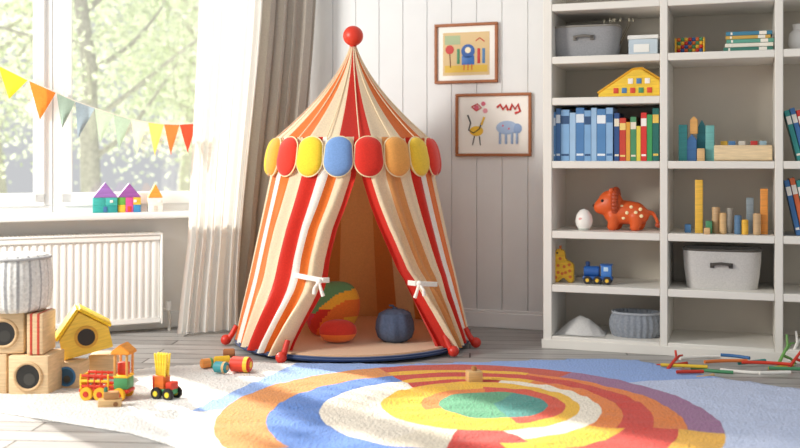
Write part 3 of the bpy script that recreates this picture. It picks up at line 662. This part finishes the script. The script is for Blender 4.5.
def fn(u,v):
    x=(u-.5)*.24; y=(v-.5)*.2; rr=min(1,math.hypot((u-.5)*2,(v-.5)*2)); h=.085*(1-rr**1.5)
    return (x,y,max(.002,h+.014*noise.noise(Vector((x*25,y*25,1)))*(1-rr*.5)))
b.grid(40,36,fn,mat('#CFCDC9','fabric')); o=b.make('cloth',loc=SL(582,.061,.14),rz=A19,label='crumpled pale grey cloth lying on bottom shelf',cat='cloth',ang=80); 

# ---------------- pictures ----------------
def picture(px,w,h,z,label,art,paper='#F5F2EA'):
    p=WB_px(px,.002,z); e=thing('picture_frame',label,'picture',loc=p,rz=A19); fr=mat('#A5643A','wood')
    b=B(); t=.016
    b.bx(-w/2,w/2,-.022,0,h/2-t,h/2,fr); b.bx(-w/2,w/2,-.022,0,-h/2,-h/2+t,fr); b.bx(-w/2,-w/2+t,-.022,0,-h/2+t,h/2-t,fr); b.bx(w/2-t,w/2,-.022,0,-h/2+t,h/2-t,fr); b.make('frame',parent=e)
    b=B(); b.bx(-w/2+t,w/2-t,-.008,-.002,-h/2+t,h/2-t,mat(paper,'paint'),bev=0); b.make('paper',parent=e)
    b=B(); art(b); b.make('drawing',parent=e)
q=.0056
def P(x,z): return (x*q,-.0095,z*q)
def art1(b):
    b.bx(-24*q,24*q,-.0095,-.008,-22*q,21*q,mat('#D9BC88','paint'),bev=0); b.bx(-22*q,22*q,-.0105,-.009,-19*q,-12*q,mat('#DDB63E','paint'),bev=0); b.bx(-22*q,-6*q,-.0105,-.009,9*q,18*q,mat('#A9B98E','paint'),bev=0)
    b.cyl(4.5*q,.003,P(-17,4),mat('#C9342C'),rot=(R(90),0,0)); b.tube([P(-17,0),P(-16,-14)],.003,mat('#7A4A2A')); 
    b.cyl(7*q,.003,P(2,2),mat('#2E5FA8'),rot=(R(90),0,0)); b.box((13*q,.003,9*q),P(2,-7),mat('#3B72BC')); b.cyl(3.4*q,.005,P(2,3),mat('#F2E6C8'),rot=(R(90),0,0))
    for x in (-2,2,6): b.tube([P(x,-11),P(x,-17)],.003,mat('#D8492F'))
    for x,hx in ((-8,'#4C8F63'),(13,'#C9342C'),(18,'#4F7FAE')): b.box((3*q,.003,15*q),P(x,-3),mat(hx))
    b.tube([P(10,12),P(14,15),P(19,11)],.003,mat('#C9342C'))
def art2(b):
    b.tube([P(-22,18),P(-16,21),P(-12,17),P(-17,14),P(-22,18)],.0035,mat('#C9342C')); b.cyl(2.6*q,.003,P(-17,17),mat('#D9657A'),rot=(R(90),0,0)); b.cyl(2.2*q,.003,P(-10,21),mat('#D9657A'),rot=(R(90),0,0)); b.cyl(2.4*q,.003,P(-8,14),mat('#E79AA4'),rot=(R(90),0,0))
    b.tube([P(-26,10),P(-23,2),P(-25,-5),P(-20,-8),P(-14,-4),P(-12,2)],.004,mat('#2A2A2C')); b.sph(7*q,P(-17,-6),mat('#F0C23A'),sc=(1,.06,.7)); b.tube([P(-19,-11),P(-21,-20)],.003,mat('#2A2A2C')); b.tube([P(-14,-11),P(-13,-20)],.003,mat('#2A2A2C')); b.tube([P(-12,0),P(-9,8)],.006,mat('#F0C23A'))
    b.tube([P(4,17),P(7,20),P(10,15),P(13,19),P(15,14)],.007,mat('#C9342C')); b.tube([P(17,14),P(19,20),P(22,15),P(25,20),P(27,13),P(22,11)],.007,mat('#D0362C'))
    b.sph(9*q,P(14,-3),mat('#A8BEDD'),sc=(1.2,.05,.75)); b.sph(5*q,P(24,-4),mat('#8FA9D2'),sc=(1,.09,1))
    for x in (7,13,19,24): b.tube([P(x,-8),P(x,-19)],.007,mat('#9FB6D8'))
    b.cyl(1.4*q,.006,P(10,-1),mat('#D9657A'),rot=(R(90),0,0)); b.cyl(1.4*q,.006,P(16,-4),mat('#D9657A'),rot=(R(90),0,0))
picture(466.5,.365,.335,1.527,'wood framed child painting with blue figure on tan ground',art1)
picture(493.5,.43,.35,1.125,'wood framed child drawing of bird and blue elephant',art2)

# ---------------- left stack of wooden cubes ----------------
def cubetoy(px,Y,z,s,face,hole,label,rz=0,g='wooden play cubes in a stack'):
    mt=mat('#DDBF95','wood')
    e=thing('wooden_cube',label,'wooden cube',loc=((px-400)*Y/1000,Y,z),rz=rz,group=g); d=s
    b=B(); b.box((s,d,s),(0,0,s/2),mt,bev=.006); b.make('body',parent=e)
    if hole:
        b=B(); f=[(math.cos(2*math.pi*i/32),math.sin(2*math.pi*i/32)) for i in range(33)]
        b.tube([(x*s*.33,-d/2-.001,s/2+y*s*.33) for x,y in f],s*.045,mat(face,'wood'),seg=8); b.make('ring',parent=e)
        b=B(); b.cyl(s*.31,.004,(0,-d/2-.001,s/2),mat(hole),rot=(R(90),0,0),seg=32,bev=.001); b.cyl(s*.16,.006,(s*.04,-d/2-.001,s/2-.01),mat('#3A3834'),rot=(R(90),0,0)); b.make('round_window',parent=e)
cubetoy(-6,4.02,0,.165,'#C9A77C',None,'plain pale wooden cube at base of stack')
cubetoy(37,4.0,0,.162,'#C9A77C','#1E1C1A','pale wooden cube with dark round hole',rz=R(-4))
cubetoy(72,4.10,0,.108,'#3D78A8','#27506F','small wooden cube with blue ringed round hole',rz=R(-6))
cubetoy(104,4.26,0,.108,'#C9A77C',None,'plain pale wooden cube behind toy truck',rz=R(5))
cubetoy(10,4.02,.166,.16,'#C9A77C','#2A2826','pale wooden cube with dark round hole on top row',rz=R(3))
e=thing('striped_wooden_block','natural wooden block with two painted red stripes','wooden block',loc=((41.5-400)*4.0/1000,4.0,.1655))
b=B(); b.box((.064,.15,.16),(0,0,.08),mat('#DDBF95','wood'),bev=.005)
for x in (-.014,.014): b.box((.012,.152,.162),(x,0,.08),mat('#C2442E','wood'),bev=.003)
b.make('body',parent=e)
e=thing('knitted_basket','soft white knitted drum basket with faint grey ribs on cubes','basket',loc=((17-400)*4.02/1000,4.02,.328))
kA=mat('#E3E1DC','knit'); kB=mat('#B4B4B5','knit')
b=B(); prof=[(.0005,0),(.105,.0),(.12,.01)]+[(.125+.010*math.sin(math.pi*i/18)+(.0015 if i%2 else 0),.015+.19*i/18) for i in range(19)]+[(.122,.218),(.105,.226),(.0005,.224)]
b.lathe(prof,(0,0,0),None,seg=144,fn=lambda a,j:1+.014*math.cos(a*36),mf=lambda d,j: kB if int(d//5)%4==0 else kA); b.make('body',parent=e,ang=80)
b=B(); b.tube([(.127*math.sin(2*math.pi*i/40),-.127*math.cos(2*math.pi*i/40),.212) for i in range(41)],.006,kB,seg=8); b.make('rim',parent=e)
# yellow toy house, tipped over so it leans on the cubes
e=thing('toy_birdhouse','tilted bright yellow wooden toy house with large dark round hole','toy house',loc=((88-400)*4.19/1000,4.19,.131),rot=(0,R(-13),R(20)))
ybm=mat('#F0C84C','wood'); yrm=mat('#F8CB1E','wood')
b=B(); b.prism([(-.1,0),(.1,0),(.1,.085),(0,.178),(-.1,.085)],.14,(0,0,0),ybm,bev=.003); b.make('body',parent=e)
b=B(); b.box((.15,.15,.014),(-.057,0,.138),yrm,rot=(0,R(-43),0)); b.make('roof_panel',parent=e)
b=B(); b.box((.146,.15,.014),(.058,0,.138),yrm,rot=(0,R(43),0)); b.make('roof_panel',parent=e)
b=B(); b.cyl(.047,.006,(.006,-.071,.070),mat('#D9A43C','wood'),rot=(R(90),0,0),seg=32); b.cyl(.038,.009,(.006,-.071,.070),blk,rot=(R(90),0,0),seg=32); b.make('entrance_hole',parent=e)
# truck
p=FL(107,401); e=thing('toy_truck','red and yellow wooden toy truck with tall house-like cab','toy truck',loc=(p.x,p.y,.008),rz=R(-8))
rd=mat('#D23A20','wood'); yw=mat('#F4C62F','wood'); wf2=mat('#D59A52','wood')
b=B(); b.box((.2,.07,.014),(0,0,.037),rd); b.make('chassis',parent=e)
b=B()
for z in (.055,.075,.095): b.box((.12,.006,.01),(-.035,-.034,z),rd if z!=.075 else yw); b.box((.12,.006,.01),(-.035,.034,z),rd)
for x in (-.09,-.06,-.035,-.01,.02): b.box((.007,.008,.06),(x,-.034,.072),yw if x in(-.09,.02) else rd); b.box((.007,.008,.06),(x,.034,.072),rd)
b.box((.006,.07,.05),(-.093,0,.07),yw); b.make('cargo_rack',parent=e)
b=B(); b.box((.056,.064,.045),(.068,0,.0675),mat('#4F9C63','wood'))
for x in (.044,.092):
    for y in (-.027,.027): b.box((.010,.010,.09),(x,y,.134),wf2)
b.box((.060,.066,.010),(.068,0,.093),yw); b.box((.040,.030,.05),(.068,.0,.12),rd); b.make('cab',parent=e)
b=B(); b.prism([(-.038,0),(.038,0),(.038,.010),(0,.040),(-.038,.010)],.075,(.068,0,.178),mat('#EE9A34','wood'),bev=.003); b.make('cab_roof',parent=e)
wheels(e,(-.065,-.01,.065),.04,.026,'#EDB82E','#C8341F')
p=FL(110,409); e=thing('wooden_toy_block','small natural wood block toy with round peg','wooden block',loc=p+Vector((0,0,.008)),rz=R(12))
b=B(); b.box((.085,.045,.03),(0,0,.015),WOOD); b.box((.055,.036,.026),(.005,0,.044),WOODD); b.make('body',parent=e)
b=B(); b.cyl(.007,.02,(-.015,0,.065),mat('#3E7C6B')); b.make('peg',parent=e)
b=B(); b.cyl(.012,.05,(.022,0,.014),mat('#8A5A30','wood'),rot=(R(90),0,0)); b.make('axle',parent=e)
p=FL(166,401); e=thing('toy_peg_cart','small toy cart with yellow brush pegs and black wheels','toy cart',loc=p+Vector((0,0,.008)),rz=R(-25))
b=B(); b.box((.085,.04,.02),(0,0,.032),mat('#4C9C63','wood')); b.box((.045,.044,.05),(-.018,0,.066),mat('#E2742A','wood')); b.box((.03,.044,.028),(.028,0,.055),rd); b.make('body',parent=e)
for i in range(5):
    for j in range(2):
        b=B(); b.tube([(-.035+i*.009,-.01+j*.02,.085),(-.044+i*.0135,-.012+j*.022,.175)],.0045,mat('#F5D84A','wood'),seg=8); b.make('peg',parent=e)
b=B(); b.cyl(.008,.05,(-.055,0,.06),rd); b.make('handle',parent=e)
wheels(e,(-.025,.03),.027,.024,'#242424','#E8D23A')
# scattered pegs near tent
def lay(px,py,r,L_,hx,ang,label,z=0,name='wooden_peg',kind='wood',cat='wooden peg',grp='toy pieces scattered on the floor',curve=0,band=None):
    p=FL(px,py); a=R(ang); b=B()
    if curve: b.tube([(-L_/2+L_*i/6,curve*math.sin(math.pi*i/6),0) for i in range(7)],r,mat(hx,kind),seg=10)
    else:
        b.cyl(r,L_,(0,0,0),mat(hx,kind),rot=(0,R(90),0),bev=r*.2)
        if band: b.cyl(r*1.03,L_*.22,(L_*.3,0,0),mat(band,kind),rot=(0,R(90),0),bev=.001); b.cyl(r*.45,.004,(L_/2,0,0),mat(band,kind),rot=(0,R(90),0),bev=.001)
    b.make(name,loc=(p.x,p.y,r+z),rz=a,label=label,cat=cat,group=grp)
lay(207,371,.021,.055,'#E2954A',35,'short orange wooden cylinder lying on rug',RZ,band='#4C9C63')
lay(221,376,.024,.06,'#3E9AA3',-20,'teal wooden cylinder lying on rug',RZ,band='#D9B27C')
lay(241,375,.032,.09,'#E03E26',-14,'large red wooden cylinder lying on rug',RZ,band='#F4C62F')
lay(222,366,.016,.07,'#F4C62F',20,'thin yellow wooden cylinder lying on rug',RZ)
lay(229,357,.020,.055,'#A86A3C',10,'brown wooden cylinder lying near tent',0)
p=FL(474,384); b=B(); b.box((.062,.05,.046),(0,0,.023),WOOD,rot=(0,0,R(12)),bev=.004); b.cyl(.011,.02,(0,0,.054),WOODD); b.make('wooden_block',loc=p+Vector((0,0,RZ-.004)),label='small natural wooden block with round stud on rug',cat='wooden block')
st=[(672,366,.16,RED,20),(684,371,.2,'#E8C23A',-12),(700,366,.2,'#F1EDE4',14),(712,372,.18,'#4C8F63',-28),(690,377,.12,'#C8341F',5),(726,370,.2,'#E07A3A',8),(742,373,.18,'#F1EDE4',-22),(752,367,.16,'#2E8F8A',25),(766,372,.2,RED,-14),(781,368,.16,'#E8C23A',30),(793,374,.2,'#4C8F63',-10),(735,365,.13,'#3A6EA5',-35),(705,378,.1,'#D9B27C',30),(775,378,.14,'#F1EDE4',6)]
for i,(px,py,L_,hx,an) in enumerate(st):
    lay(px,py,.0075,L_,hx,an,'thin coloured wooden stick lying on the floor',z=.0155*(i%3),name='wooden_stick',cat='wooden stick',grp='coloured sticks on the floor by bookcase',curve=.012*((i%3)-1))
for px,py,hx,lab in ((675,370,'#C8341F','red'),(786,366,'#6FA552','green'),(796,362,'#F1EDE4','white'),(800,370,'#C8341F','red')):
    p=FL(px,py); b=B(); hh=.6 if px<700 else 1
    b.tube([(-.05,0,.008),(-.02,0,.05*hh),(.01,0,.09*hh),(.015,.01,.14*hh)],.008,mat(hx,'wood'),r2=.005); b.tube([(.0,0,.07*hh),(.03,0,.1*hh),(.05,0,.1*hh)],.006,mat(hx,'wood'),r2=.004); b.tube([(-.02,0,.05*hh),(.03,.0,.03*hh),(.06,0,.006)],.007,mat(hx,'wood'),r2=.005)
    b.make('branch_toy',loc=p,rz=R(px%40),label=lab+' branching wooden toy piece standing on floor',cat='wooden toy',group='branching toy pieces')
